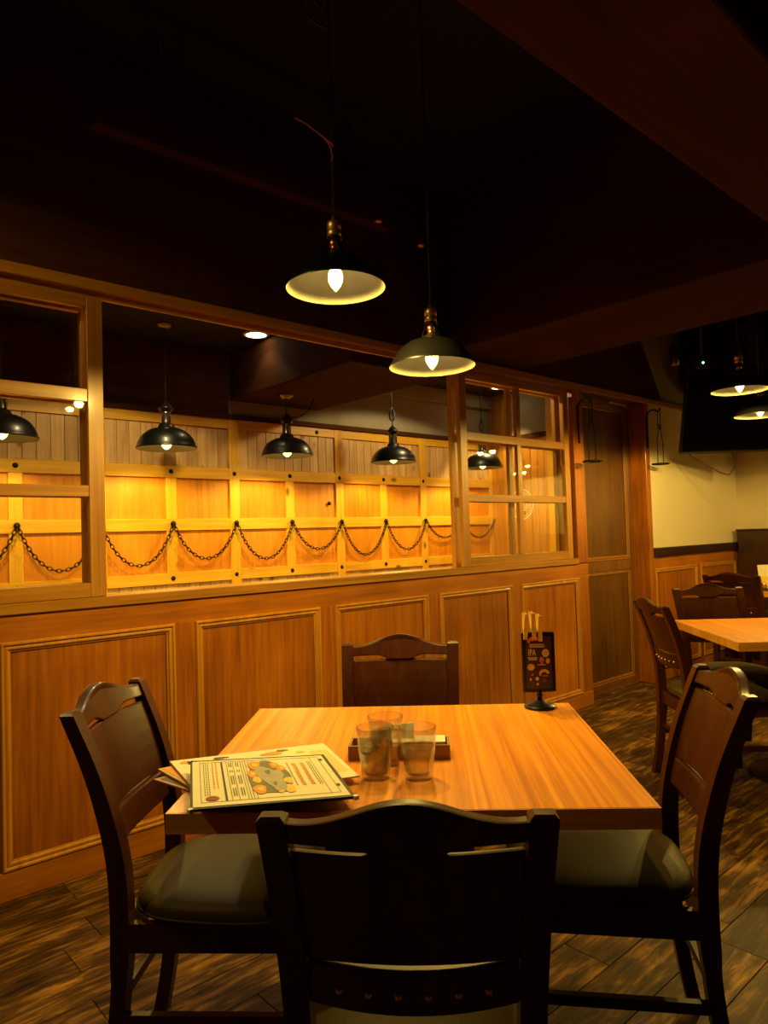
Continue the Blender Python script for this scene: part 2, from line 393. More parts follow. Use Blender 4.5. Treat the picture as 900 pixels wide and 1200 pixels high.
# ------------------------------------------------------------------ recessed panelled door
dr = struct('door_1', box(newbm(), 4.41, 5.36, 2.93, 2.95, 0, 2.26), m_door)
bx('stile', 4.41, 4.55, 2.90, 2.93, .002, 2.24, m_doorz, dr, .002)
bx('stile', 5.245, 5.36, 2.90, 2.93, .002, 2.24, m_doorz, dr, .002)
for a, b in ((.002, .055), (.91, .985), (2.19, 2.24)): bx('rail', 4.55, 5.245, 2.90, 2.93, a, b, m_doorz, dr, .002)
for z0, z1 in ((.055, .91), (.985, 2.19)):
    bx('panel', 4.57, 5.225, 2.922, 2.93, z0+.02, z1-.02, m_door, dr)
    obj('moulding', mould_bm(.695, z1-z0), m_mouldd, dr, (4.55, 2.918, z0))
bm = newbm(); box(bm, 4.95, 5.26, 2.865, 2.88, 2.205, 2.222); box(bm, 5.20, 5.23, 2.86, 2.90, 2.19, 2.235)
obj('door_closer', bm, m_brass, dr)
bx('door_lining', 4.405, 4.412, D+.02, 2.93, 0, 2.26, m_doorz, dr)
struct('trim_9', bevbox(5.295, 5.362, D-.004, 2.95, 0, 2.228, .003), m_wain)
struct('trim_10', box(newbm(), 4.41, 5.30, D+.016, 2.93, 2.228, 2.268), m_dark)
bx('threshold_strip', 4.62, 5.29, 2.895, 2.90, 0, .004, m_brass, dr)

# ------------------------------------------------------------------ plastered wall right of the door with dado
wr = struct('wall_middle_right', box(newbm(), 5.362, XR+.1, D, DB, 1.0, 2.228), m_cream)
wd = struct('wall_middle_dado', box(newbm(), 5.362, XR+.1, D+.012, DB, 0, 1.0), m_wain)
struct('trim_11', bevbox(5.362, XR-.002, D-.026, D+.002, .998, 1.070, .006, 2), m_rail)
for i, x0 in enumerate((5.375, 6.19)):
    w = .742
    bx('panel', x0+.03, x0+w-.03, D+.0085, D+.0125, .13, .87, m_wain, wd)
    obj('moulding', mould_bm(w, .80), m_mould, wd, (x0, D+.004, .10))
bx('stile', 6.117, 6.19, D, D+.012, .10, .90, m_wain, wd); bx('stile', 6.932, XR, D, D+.012, .10, .90, m_wain, wd)
bx('rail', 5.362, XR, D, D+.012, .90, .998, m_wainr, wd); bx('rail', 5.362, XR, D, D+.012, 0, .10, m_wainr, wd)

struct('wall_right', box(newbm(), XR, XR+.1, -2.5, D, 0, CZ), m_cream)
struct('wall_behind', box(newbm(), -2.5, XR+.1, -2.6, -2.5, 0, CZ), m_darkx)
struct('wall_left', box(newbm(), -2.6, -2.5, -2.6, D, 0, CZ), m_darkx)

struct('trim_14', bevbox(5.98, XR-.004, 2.30, D-.022, 2.36, CZ-.01, .006), m_black)
struct('wall_right_upper', box(newbm(), XR-.012, XR-.001, -2.45, D-.001, 2.30, CZ-.002), m_black)

# ------------------------------------------------------------------ rear room: boarded back wall
wb = struct('wall_back', box(newbm(), -1.1, XE+.1, YB+.004, YB+.12, 0, 2.06), m_ply)
ST = .074
NODE = [1.07+.4525*k for k in range(-4, 10)]
full = [x for i, x in enumerate(NODE) if i % 2 == 1]     # 1.52? -> parity set so 1.52, 2.43, 3.33 are full height
half = [x for i, x in enumerate(NODE) if i % 2 == 0]
Y0 = YB-.02
for x in full: bx('stile', x-ST/2, x+ST/2, Y0-.002, YB+.004, .90, 2.055, m_pinez, wb, .0015)
edges = [-1.05]+[e for x in full for e in (x-ST/2, x+ST/2)]+[5.14]
for a, b in zip(edges[::2], edges[1::2]):
    if b-a < .05: continue
    for z0, z1 in ((1.99, 2.055), (1.645, 1.722), (1.308, 1.383), (.97, 1.040)):
        bx('rail', a, b, Y0, YB+.004, z0, z1, m_pinex, wb, .0015)
for x in half:
    for z0, z1 in ((1.040, 1.308), (1.383, 1.645)):
        if x+ST/2 < 5.14: bx('half_stile', x-ST/2, x+ST/2, Y0+.003, YB+.004, z0, z1, m_pinez, wb, .0015)
allx = sorted(NODE)
for xa, xb in zip(allx, allx[1:]+[5.2]):
    a, b = xa+ST/2, min(xb-ST/2, 5.14)
    if b-a < .03: continue
    for z0, z1 in ((1.040, 1.308), (1.383, 1.645)):
        bx('panel', a, b, YB-.004, YB+.004, z0, z1, m_ply, wb)
for z0, z1, nm in ((1.722, 1.99, 'plank'), (.60, .97, 'plank')):
    for a, b in zip(edges[::2], edges[1::2]):
        n = max(1, round((b-a)/.0755)); w = (b-a)/n
        for k in range(n):
            key = 'plank_%.4f_%.2f' % (w, z0)
            cobj(key, nm, lambda w=w, h=z1-z0: bevbox(.001, w-.001, -.012, 0, 0, h, .0025), m_plank, wb, (a+k*w, YB+.004-random.uniform(0, .002), z0))
def knob_bm():
    bm = newbm(); prof = [(0, .030), (.010, .028), (.017, .021), (.018, .014), (.011, .008), (.009, 0)]
    lathe(bm, [(r, z) for r, z in prof], 14)
    bmesh.ops.rotate(bm, verts=bm.verts, matrix=Matrix.Rotation(PI/2, 3, 'X')); return bm
for i, x in enumerate(NODE[2:]):
    if x > 5.12: continue
    cobj('knob', 'knob', knob_bm, m_iron, wb, (x, Y0, 1.352))
    for z in (1.006, 1.685):
        cobj('bolt', 'bolt_head', lambda: lathe(newbm(), [(0, .008), (.010, .007), (.015, .003), (.016, 0)], 12), m_iron, wb, (x, Y0+.001, z), (PI/2, 0, 0))
for x, z in ((2.43+.8, 1.49), (3.13, 2.02)):
    cobj('bolt', 'bolt_head', None, m_iron, wb, (x, Y0+.001, z), (PI/2, 0, 0))
struct('trim_12', bevbox(-1.1, 5.15, YB-.035, YB+.02, 2.055, 2.09, .003), m_darkx)
wu = struct('wall_back_upper', box(newbm(), -1.1, XE+.1, YB+.001, YB+.12, 2.06, 2.64), m_grey)
bx('cladding', -1.1, 2.40, YB-.012, YB+.001, 2.09, 2.50, m_darkx, wu)
struct('trim_13', bevbox(3.13, XE, YB-.05, YB+.001, 2.38, 2.50, .006), m_grey)
# end wall of the rear room: tongue-and-groove boards
we = struct('wall_end', box(newbm(), XE, XE+.12, 2.955, YB+.1, 0, 2.64), m_ply)
y = 2.957
while y < YB-.02:
    w = min(.0745, YB-.018-y)
    cobj('endplank_%.4f' % w, 'plank', lambda w=w: bevbox(-.012, 0, .001, w-.001, 0, 2.49, .0025), m_endp, we, (XE-random.uniform(0, .002), y, 0)); y += .0745
bx('door_casing', XE-.032, XE-.012, 3.50, 3.585, 0, 2.5, m_pinez, we, .003)
bx('cladding', XE-.030, XE-.0125, 3.586, 3.95, 2.10, 2.495, m_grey, we, .002)
bx('cladding', XE-.026, XE-.0125, 3.95, YB-.052, 2.10, 2.495, m_frame, we, .002)
bx('rail', XE-.032, XE-.012, 3.586, YB-.052, 2.055, 2.10, m_darkx, we, .002)
# window reflection of a round emblem, painted onto the end wall boards
t = thing('emblem_reflection', 'faint reflection of a round emblem, painted on the boards behind the right window', 'sign', (XE-.0155, 3.885, 1.475))
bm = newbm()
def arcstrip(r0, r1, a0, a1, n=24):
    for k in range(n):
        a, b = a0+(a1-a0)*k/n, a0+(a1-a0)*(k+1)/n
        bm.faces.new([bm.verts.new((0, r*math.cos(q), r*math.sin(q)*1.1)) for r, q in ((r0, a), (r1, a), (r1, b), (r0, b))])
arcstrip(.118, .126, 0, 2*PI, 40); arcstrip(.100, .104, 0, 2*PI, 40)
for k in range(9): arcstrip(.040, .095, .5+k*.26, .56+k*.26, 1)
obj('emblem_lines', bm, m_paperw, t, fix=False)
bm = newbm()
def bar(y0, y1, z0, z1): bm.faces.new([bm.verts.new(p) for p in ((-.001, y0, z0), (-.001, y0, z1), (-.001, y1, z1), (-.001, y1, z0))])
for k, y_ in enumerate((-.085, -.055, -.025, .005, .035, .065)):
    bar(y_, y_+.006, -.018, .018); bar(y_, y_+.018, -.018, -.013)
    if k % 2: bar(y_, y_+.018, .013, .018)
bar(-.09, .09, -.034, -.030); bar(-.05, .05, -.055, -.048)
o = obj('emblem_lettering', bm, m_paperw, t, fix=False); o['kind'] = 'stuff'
struct('wall_left_rear_room', box(newbm(), -1.2, -1.1, DB, YB+.1, 0, 2.64), m_ply)

# chains: one swag per bay, hooked on the knobs
def swag_bm(w, sag):
    n = 200; a = [(-w/2+w*i/n) for i in range(n+1)]
    k = 3.2; ch = lambda t: math.cosh(k*t/w)
    c0 = ch(w/2); c1 = ch(0)
    zz = lambda t: -sag*(c0-ch(t))/(c0-c1)
    pts = [Vector((t+w/2, 0, zz(t))) for t in a]
    cum = [0]
    for p, q in zip(pts, pts[1:]): cum.append(cum[-1]+(q-p).length)
    Lt = cum[-1]; nl = int(round(Lt/.0265)); bm = newbm()
    def samp(s):
        for i in range(n):
            if cum[i+1] >= s: return pts[i].lerp(pts[i+1], (s-cum[i])/(cum[i+1]-cum[i]+1e-9))
        return pts[-1]
    for j in range(nl):
        s = (j+.5)*Lt/nl; p = samp(s); t = (samp(min(Lt, s+.01))-samp(max(0, s-.01))).normalized()
        nrm = Vector((0, 1, 0)) if j % 2 else t.cross(Vector((0, 1, 0)))
        side = t.cross(nrm); ring = []
        for q in range(10):
            an = 2*PI*q/10; ctr = p + t*(.0185*math.cos(an)) + side*(.0095*math.sin(an))
            out = (t*math.cos(an)+side*math.sin(an)*1.0).normalized()
            ring.append([bm.verts.new(ctr + (out*math.cos(2*PI*m/5)+nrm*math.sin(2*PI*m/5))*.0030) for m in range(5)])
        for q in range(10):
            A, B = ring[q], ring[(q+1) % 10]
            for m in range(5): bm.faces.new((A[m], A[(m+1) % 5], B[(m+1) % 5], B[m]))
    return bm
sags = {0: .25, 1: .26, 2: .255, 3: .23, 4: .25, 5: .20, 6: .26, 7: .235, 8: .15, 9: .16}
where = {0: 'iron chain swag at far left, seen through the left window sash', 1: 'iron chain swag half hidden by the left window stile',
         2: 'iron chain swag below the leftmost fully visible dome lamp', 3: 'iron chain swag second right of the left window sash',
         4: 'iron chain swag below and left of the lamp under the beam', 5: 'iron chain swag right of the lamp under the beam',
         6: 'deepest iron chain swag, left of the third dome lamp', 7: 'iron chain swag just right of below the third dome lamp',
         8: 'shallow iron chain swag beside the right window sash', 9: 'iron chain swag seen through the lower left pane of right window'}
for k in range(10):
    xa = NODE[3]+.4525*k
    if xa+.45 > 5.2: continue
    o = obj('hanging_chain', swag_bm(.4525, sags[k]), m_iron, loc=(xa, Y0-.022, 1.352))
    tag(o, where[k], 'chain', 'chains swagged along the boarded wall')

# ------------------------------------------------------------------ dining chair (origin on floor under rear posts, faces +Y)
def post_off(z):   # backward lean of the rear post
    K = [(0, -.045), (.12, -.022), (.28, -.004), (.45, 0), (.55, -.006), (.65, -.026), (.75, -.056), (.88, -.108)]
    for i in range(len(K)-1):
        (a, va), (b, vb) = K[i], K[i+1]
        if a <= z <= b:
            ma = (vb-K[i-1][1])/(b-K[i-1][0]) if i > 0 else (vb-va)/(b-a)
            mb = (K[i+2][1]-va)/(K[i+2][0]-a) if i+2 < len(K) else (vb-va)/(b-a)
            h = b-a; t = (z-a)/h
            return (2*t**3-3*t*t+1)*va+(t**3-2*t*t+t)*h*ma+(-2*t**3+3*t*t)*vb+(t**3-t*t)*h*mb
    return K[-1][1]
def post_half(z):  # half the distance between outer faces
    return .182+.017*max(0, (z-.42)/.45)
def rear_leg(s):
    bm = newbm(); secs = []
    for z in (0, .04, .08, .12, .16, .2, .24, .28, .33, .38, .42, .455, .49, .52, .55, .58, .61, .64, .67, .70, .73, .76, .79, .82, .85, .866, .872):
        xo = post_half(z); w = .036 if z < .5 else .038; d = .034 if z < .3 else .042-.010*max(0, (z-.5)/.38)
        y = post_off(z); k = .006 if z > .87 else 0; d -= 2*k; xs = (s*(xo-w+k), s*(xo-k))
        secs.append([(xs[0], y-d/2, z), (xs[1], y-d/2, z), (xs[1], y+d/2, z), (xs[0], y+d/2, z)])
    sweep_rect(bm, secs); bevel_all(bm, .005, 2, 50); return bm
def front_leg(s):
    bm = newbm(); secs = []
    for z in (0, .2, .41):
        w = .013+.006*z/.41; x = s*(.182-.012*(1-z/.41)*-1); y = .375+.012*(1-z/.41)
        secs.append([(x-w, y-w, z), (x+w, y-w, z), (x+w, y+w, z), (x-w, y+w, z)])
    sweep_rect(bm, secs); return bevel_all(bm, .003, 1, 50)
def bow(x, hw=.165): return -.022*(1-(x/hw)**2)       # backs curve away from the sitter
def curved_board(xs, top, bot, th, lean=True, rolled=0):
    """board between the posts; top/bot are functions of x"""
    bm = newbm(); secs = []
    for x in xs:
        zt, zb = top(x), bot(x); n = 5; ring = []
        for k in range(n+1):
            z = zb+(zt-zb)*k/n; ring.append((x, post_off(z)+bow(x)+th/2, z))
        for k in range(n, -1, -1):
            z = zb+(zt-zb)*k/n; ring.append((x, post_off(z)+bow(x)-th/2, z))
        secs.append(ring)
    sweep_rect(bm, secs); return bm
def crest_bm():
    hw = .163; xs = [-hw+2*hw*i/56 for i in range(57)]
    top = lambda x: .862+.035*(.5+.5*math.cos(PI*min(1, abs(x)/.150)))
    bot = lambda x: .830-.014*(.5+.5*math.cos(PI*min(1, max(0, abs(x)-.03)/.05)))
    return smooth_board(curved_board(xs, top, bot, .024))
def smooth_board(bm):
    bmesh.ops.recalc_face_normals(bm, faces=bm.faces[:])
    bevel_all(bm, .005, 2, 55)
    return bm
def panel_bm():
    hw = .158; xs = [-hw+2*hw*i/16 for i in range(17)]
    return curved_board(xs, lambda x: .817, lambda x: .640, .012)
def lower_rail_bm():
    hw = .150; xs = [-hw+2*hw*i/16 for i in range(17)]
    return smooth_board(curved_board(xs, lambda x: .640-.006*(1-(x/hw)**2), lambda x: .573-.010*(1-(x/hw)**2), .020))
def seat_shape(inset=0, n=48):
    """outline of the seat, rounded trapezoid with bowed front"""
    pts = []
    for i in range(n):
        a = 2*PI*i/n; c, s = math.cos(a), math.sin(a); e = 2/3.2
        x = math.copysign(abs(c)**e, c); y = math.copysign(abs(s)**e, s)
        w = .205+.018*y; pts.append((x*(w-inset), .205+y*(.205-inset)+(.012*(1-x*x) if y > 0 else 0)))
    return pts
def seat_bm():
    bm = newbm(); rings = []
    for ins, z in ((.020, .412), (.004, .418), (0, .428), (0, .440), (.008, .452), (.025, .461), (.06, .469), (.11, .474), (.16, .477)):
        rings.append([bm.verts.new((x, y, z)) for x, y in seat_shape(ins)])
    for a, b in zip(rings, rings[1:]):
        for k in range(48): f = bm.faces.new((a[k], a[(k+1) % 48], b[(k+1) % 48], b[k])); f.smooth = True
    bm.faces.new(rings[0][::-1]); f = bm.faces.new(rings[-1]); f.smooth = True
    return bm
def piping_bm():
    bm = newbm(); p = [(x, y, .4275) for x, y in seat_shape(-.001)]; tube(bm, p+[p[0], p[1]], .0035, 6, cap=False); return bm
def apron_bm():
    bm = newbm()
    box(bm, -.170, .170, .375, .395, .352, .414); box(bm, -.150, .150, -.008, .010, .352, .414)
    for s in (-1, 1): box(bm, min(s*.166, s*.184), max(s*.166, s*.184), .01, .375, .352, .414)
    return bm
def stretch_bm(s): return box(newbm(), s*.174-.008, s*.174+.008, -.005, .378, .195, .219)
def stud_bm(): return lathe(newbm(), [(0, .0045), (.0035, .004), (.0055, .0015), (.0058, 0)], 10)
def make_chair(label, a_or_xy, rz, group=None, detail=True, scale=None, name='dining_chair'):
    t = thing(name, label, 'chair', (a_or_xy[0], a_or_xy[1], 0), rz, group, scale)
    cobj('ch_rl', 'leg', lambda: rear_leg(-1), m_dark, t); cobj('ch_rr', 'leg', lambda: rear_leg(1), m_dark, t)
    cobj('ch_fl', 'leg', lambda: front_leg(-1), m_dark, t); cobj('ch_fr', 'leg', lambda: front_leg(1), m_dark, t)
    cobj('ch_crest', 'crest_rail', crest_bm, m_dark, t)
    cobj('ch_panel', 'backrest', lambda: smooth_board(panel_bm()), m_dark, t)
    lr = cobj('ch_low', 'lower_back_rail', lower_rail_bm, m_dark, t)
    st = cobj('ch_seat', 'seat', seat_bm, m_leather, t); cobj('ch_pipe', 'piping', piping_bm, m_leather, st)
    cobj('ch_apron', 'seat_frame', apron_bm, m_dark, t)
    cobj('ch_s1', 'stretcher', lambda: stretch_bm(-1), m_dark, t); cobj('ch_s2', 'stretcher', lambda: stretch_bm(1), m_dark, t)
    cobj('ch_s3', 'stretcher', lambda: box(newbm(), -.148, .148, -.014, .002, .235, .257), m_dark, t)
    if detail:
        for k in range(6):
            x = -.105+.042*k; z = .603-.008*(1-(x/.15)**2)
            cobj('ch_stud', 'stud', stud_bm, m_brass, lr, (x, post_off(z)+bow(x)-.0105, z), (PI/2+.25, 0, 0))
    return t
# table frames: a = right, b = away from the camera, both at 45 degrees to the partition
S2 = .70711; CEN = Vector((1.2025, 1.269, 0)); TA = -PI/4
def AB(a, b, z=0): return (CEN.x+S2*(a+b), CEN.y+S2*(b-a), z)
def F_(rz): return TA+rz
G1 = 'dining chairs around the near table'; G2 = 'dining chairs around the second table'
make_chair('dark wooden dining chair nearest the camera, its back turned to us', AB(.012, -.700), F_(0), G1)
make_chair('dark wooden dining chair between the near table and the panelled partition', AB(-.046, .570), F_(PI), G1)
make_chair('dark wooden dining chair on the left side of the near table, olive leather seat', AB(-.640, -.045), F_(-PI/2), G1)
make_chair('dark wooden dining chair on the right side of the near table, slightly turned', AB(.648, .000), F_(PI/2-.10), G1)
make_chair('dark dining chair left of the second table, seen side on in front of the door', AB(1.235, 1.76), F_(-PI/2+.05), G2)
make_chair('dining chair with golden reflections on its back, beyond the second table', AB(1.70, 2.40), F_(PI), G2)
make_chair('dining chair pushed under the near side of the second table at right edge', AB(2.02, 1.17), F_(0), G2)
make_chair('dining chair on the far right of the second table, mostly hidden below it', AB(2.56, 1.95), F_(PI/2), G2)
make_chair('black looking dining chair before the dado, tucked in at the booth table', (5.36, 2.14), -PI/2)
for i, (x, lb) in enumerate(((1.743, 'leftmost chair whose crest just shows over the sill'), (2.245, 'second chair from left whose crest shows over the sill'),
             (2.742, 'middle of the five chairs behind the sill, under the beam'), (3.225, 'fourth chair from left behind the sill'), (3.70, 'rightmost chair whose crest glints over the sill'))):
    make_chair(lb, (x, 4.03), PI, 'chairs behind the partition sill', False, 1.055)

# ------------------------------------------------------------------ tables
def table(label, loc, rz, w, d, name='dining_table', h=.72):
    t = thing(name, label, 'table', loc, rz)
    obj('tabletop', bevbox(-w/2+.002, w/2-.002, -d/2+.002, d/2-.002, h-.040, h, .0015), m_top, t)
    bm = newbm(); e = .0022
    for x0_, x1_, y0_, y1_ in ((-w/2, w/2, -d/2, -d/2+e), (-w/2, w/2, d/2-e, d/2), (-w/2, -w/2+e, -d/2+e, d/2-e), (w/2-e, w/2, -d/2+e, d/2-e)): box(bm, x0_, x1_, y0_, y1_, h-.0395, h-.0006)
    obj('lit_edge', bm, m_edgelit, t)  # thin lightened strip, light on the tabletop sides put into its colour
    bm = newbm(); lathe(bm, [(0, .0), (.24, .0), (.25, .006), (.245, .014), (.10, .030), (.045, .045), (.038, .06), (0, .06)], 32)
    obj('base_plate', bm, m_iron, t)
    obj('column', lathe(newbm(), [(0, .05), (.036, .05), (.036, h-.065), (0, h-.065)], 24), m_iron, t)
    bm = newbm(); box(bm, -.28, .28, -.025, .025, h-.066, h-.041); box(bm, -.025, .025, -.28, .28, h-.066, h-.041)
    obj('top_bracket', bm, m_iron, t); return t
table('square dining table in the foreground holding menus and water glasses', tuple(CEN), TA+.0075, .934, .812)
table('orange topped dining table at the right edge beyond the near one', AB(1.41+.467, 1.438+.406), TA, .934, .812)
table('small table in the right corner before the brown booth', (6.02, 1.98, 0), 0, .64, .80)

# booth bench along the right wall
b = thing('booth_bench', 'high dark brown booth bench in the right corner', 'bench', (6.98, 1.75, 0))
bx('backrest', -.09, .03, -1.0, .98, .42, 1.185, m_rail, b, .012)
bx('seat', -.50, -.09, -1.0, .98, .34, .45, m_leather, b, .02)
bx('bench_base', -.46, -.02, -.98, .97, 0, .34, m_rail, b)
bx('cap_rail', -.10, .035, -1.01, .985, 1.17, 1.19, m_dark, b, .004)

# ------------------------------------------------------------------ pendants
def shade_out():   # flared steel shade, rim at z=0
    return lathe(newbm(), [(.150, 0), (.1505, .003), (.146, .010), (.128, .040), (.105, .068), (.080, .085), (.055, .094), (.034, .102), (.030, .106)], 48)
def shade_in():
    return lathe(newbm(), [(.1495, .0005), (.144, .010), (.126, .039), (.103, .066), (.078, .083), (.053, .092), (.020, .094), (0, .094)], 48)
def yoke_bm():
    bm = newbm(); top, bot = .152, .100
    for k in range(3):
        a = 2*PI*k/3+.5; secs = []
        for z, r in ((bot, .032), (.115, .030), (.135, .022), (top, .019)):
            q = []
            for da, dr in ((-.34, 0), (.34, 0), (.34, .003), (-.34, .003)):
                q.append(((r+dr)*math.cos(a+da), (r+dr)*math.sin(a+da), z))
            secs.append(q)
        sweep_rect(bm, secs)
    lathe(bm, [(.019, .150), (.0225, .150), (.0225, .156), (.019, .156)], 24, closed=True)
    lathe(bm, [(.029, .098), (.036, .098), (.034, .106), (.029, .106)], 24, closed=True)
    return bm
def cap_bm():
    return lathe(newbm(), [(.015, .153), (.0215, .153), (.0215, .176), (.0195, .178), (.0195, .180), (.0215, .182), (.0215, .200), (.018, .204), (.007, .205), (.007, .218), (0, .219)], 32)
def socket_bm():
    return lathe(newbm(), [(0, .072), (.016, .072), (.019, .090), (.019, .112), (.013, .118), (.013, .126), (.017, .130), (.017, .148), (0, .150)], 24)
def bulb_bm():
    return lathe(newbm(), [(.010, .076), (.013, .064), (.020, .048), (.0225, .034), (.021, .020), (.014, .006), (.007, -.003), (.003, -.008), (0, -.010)], 24)
def fil_bm():
    bm = newbm()
    for k in range(6):
        a = 2*PI*k/6; tube(bm, [(.004*math.cos(a), .004*math.sin(a), .058), (.012*math.cos(a+.3), .012*math.sin(a+.3), .014)], .0012, 4)
    return bm
def pendant(label, loc, power, ceil=CZ, cordtop=None, group=None, lightz=.012, hook=None):
    t = thing('pendant_lamp', label, 'lamp', loc, 0, group)
    sh = cobj('sh_o', 'shade', shade_out, m_enamel, t); cobj('sh_i', 'shade_lining', shade_in, m_shadein, sh)
    cobj('yoke', 'yoke', yoke_bm, m_enamel, t); cobj('cap', 'socket_cap', cap_bm, m_brass, t)
    cobj('sock', 'socket', socket_bm, m_copper, t)
    bl = cobj('bulb', 'bulb', bulb_bm, m_bulb, t); cobj('fil', 'filament', fil_bm, m_fil, bl)
    h = ceil-loc[2]
    obj('cord', tube(newbm(), [(0, 0, .217), (.002, 0, h*.5), (0, 0, h-.02)], .0028, 6), m_black, t)
    obj('ceiling_rose', lathe(newbm(), [(0, h-.03), (.03, h-.03), (.045, h-.005), (.045, h-.001), (0, h-.001)], 20), m_black, t)
    plamp(t, (0, 0, lightz), power); return t
GP = 'pendant lamps with flared black shades'
L1 = at(393.5, 338, 2.13); L2 = at(506.5, 430, 2.46)
p1 = pendant('upper left flared pendant lamp, black with brass cap, orange wire above it', tuple(L1), P_TABLE[0], group=GP)
pendant('lower flared pendant lamp with brass cap, right of the upper one', tuple(L2), P_TABLE[1], group=GP)
# stray orange wire where the first lamp's cord is tied up
w0 = [at(u, v, 2.11)-L1 for u, v in ((345, 138), (357, 144), (372, 155), (388, 168), (391, 172))]
w1 = [at(u, v, 2.11)-L1 for u, v in ((380, 161), (387, 172), (390, 184), (388, 188))]
bm = newbm(); tube(bm, w0, .0022, 6); tube(bm, w1, .0018, 6); obj('stray_wire', bm, m_wire, p1)
bm = newbm()
c = at(370, 14, 2.13)-L1
tube(bm, [c+Vector((.05*math.cos(a*.5), .05*math.sin(a*.5)*.3, .05*math.sin(a*.5))) for a in range(26)], .004, 6)
obj('cord_loop', bm, m_black, p1)
pendant('added fill pendant hung high beyond the left edge of the frame', (-.6, 1.9, 2.62), P_FILL_LEFT, group=GP)  # unseen lamp added to light the header and upper sash
R1 = at(867, 458, 3.98); RR = at(891, 487, 4.45)
pendant('upper of the two flared pendants before the black television', tuple(R1), P_RIGHT, group=GP)
pendant('lower of the two flared pendants, at the right edge before the television', tuple(RR), P_RIGHT, group=GP)
pendant('flared pendant beyond the right edge, mirrored in the right window', (6.25, .95, 1.93), P_RIGHT*.6, group=GP)
pendant('second flared pendant beyond the right edge, mirrored in the right window', (6.62, .62, 1.90), P_RIGHT*.5, group=GP)

# dome lamps of the rear room
def dome_out(): return lathe(newbm(), [(.150, 0), (.1515, .002), (.1515, .008), (.147, .012), (.143, .030), (.133, .052), (.116, .073), (.094, .090), (.070, .101), (.046, .106), (.042, .110), (.038, .120), (.030, .128), (.024, .131)], 48)
def dome_in(): return lathe(newbm(), [(.149, .0005), (.145, .013), (.141, .030), (.131, .051), (.114, .071), (.092, .088), (.068, .099), (.03, .104), (0, .104)], 48)
def neck_bm(): return lathe(newbm(), [(.020, .128), (.0235, .130), (.0215, .136), (.0215, .182), (.0245, .188), (.018, .190)], 24)
def bars_bm():
    bm = newbm()
    for k in range(4):
        a = 2*PI*k/4+.4; tube(bm, [(.026*math.cos(a), .026*math.sin(a), .125), (.026*math.cos(a), .026*math.sin(a), .192)], .003, 6)
    return bm
def finial_bm(): return lathe(newbm(), [(.022, .186), (.030, .194), (.037, .205), (.039, .209), (.036, .213), (.028, .222), (.020, .234), (.010, .240), (.006, .252), (0, .253)], 24)
def dome(label, loc, ceil, loop=None, stray=False):
    t = thing('dome_lamp', label, 'lamp', loc, 0, 'black dome lamps behind the partition', 1.12)
    sh = cobj('do', 'shade', dome_out, m_enamel, t); cobj('di', 'shade_lining', dome_in, m_shadein, sh)
    cobj('nk', 'neck', neck_bm, m_steel, t); cobj('nb', 'neck_cage', bars_bm, m_enamel, t); cobj('fi', 'finial', finial_bm, m_enamel, t)
    cobj('db', 'bulb', lambda: lathe(newbm(), [(0, .075), (.013, .070), (.024, .045), (.027, .025), (.020, .008), (.008, -.002), (0, -.004)], 20), m_bulb, t)
    cobj('ds', 'socket', lambda: lathe(newbm(), [(0, .070), (.017, .070), (.017, .102), (0, .102)], 16), m_copper, t)
    h = (ceil-loc[2])/1.12
    obj('cord', tube(newbm(), [(0, 0, .25), (0, 0, h-.012)], .003, 6), m_black, t)
    obj('ceiling_rose', lathe(newbm(), [(0, h-.022), (.025, h-.022), (.045, h-.008), (.045, h-.001), (0, h-.001)], 24), m_steel, t)
    if loop:
        bm = newbm(); zc = .325
        tube(bm, [(.020*math.cos(a*PI/10), .006*math.sin(a*PI/5), zc+.042*math.sin(a*PI/10)) for a in range(21)], .0065, 8, cap=False)
        obj('cord_loop', bm, m_black, t)
    plamp(t, (0, 0, .010), P_BOOTH, .018, cone=148, blend=.3)
    if stray: obj('stray_cable', tube(newbm(), [(.01, 0, .245), (.04, 0, .232), (.08, 0, .236), (.13, 0, .262), (.18, 0, .31), (.21, 0, .38), (.22, 0, h-.003)], .0035, 6), m_black, t)
    return t
YL = 3.84
def onY(u, v, Y):
    d = ray(u, v); return Vector((0, 0, CAMH)) + d*(Y/d.y)
for k, (u, v, lb) in enumerate(((2, 521, 'black dome lamp cut by the left edge, seen through the left sash'), (195.5, 536, 'black dome lamp nearest the left sash in the opening'),
        (337, 543, 'black dome lamp hanging under the beam in the opening'), (461.5, 551, 'black dome lamp with a cable loop, right end of the opening'),
        (566, 555, 'black dome lamp seen through the right window panes'))):
    P = onY(u, v, YL); P.z = 1.775
    dome(lb, tuple(P), 2.18 if 2.35 < P.x and P.x < 3.13 else 2.50, k in (3, 4)) if k != 2 else dome(lb, (P.x, YL, 1.775), 2.18, stray=True)

# downlights in the rear ceiling
def downlight(label, loc, power, cone=100, col=(1.0, .74, .34)):
    t = thing('downlight', label, 'lamp', loc, 0, 'recessed downlights of the rear room')
    obj('trim_ring', lathe(newbm(), [(.062, -.001), (.062, -.006), (.078, -.005), (.080, 0), (.062, 0)], 32), m_paperw, t)
    obj('lens', lathe(newbm(), [(0, -.003), (.062, -.003)], 32), m_down, t)
    plamp(t, (0, 0, -.03), power, .04, cone=cone, col=col); return t
q = onZ(300, 392, 2.50); downlight('round recessed downlight glowing left of the rear beam', (q.x, q.y, 2.50), P_DOWN[0])
q = onZ(585, 454, 2.50); downlight('recessed downlight seen through the top left pane of the right window', (q.x, q.y, 2.50), P_DOWN[1], 74)

downlight('added unseen downlight of the left rear bay, tucked up behind the header', (1.45, 3.20, 2.50), 34, 140)  # added to brighten the upper planks, itself out of sight
downlight('added unseen downlight of the right rear bay, tucked up behind the header', (3.78, 3.40, 2.50), 34, 150)  # unseen, added to lift the top rail and grey wall

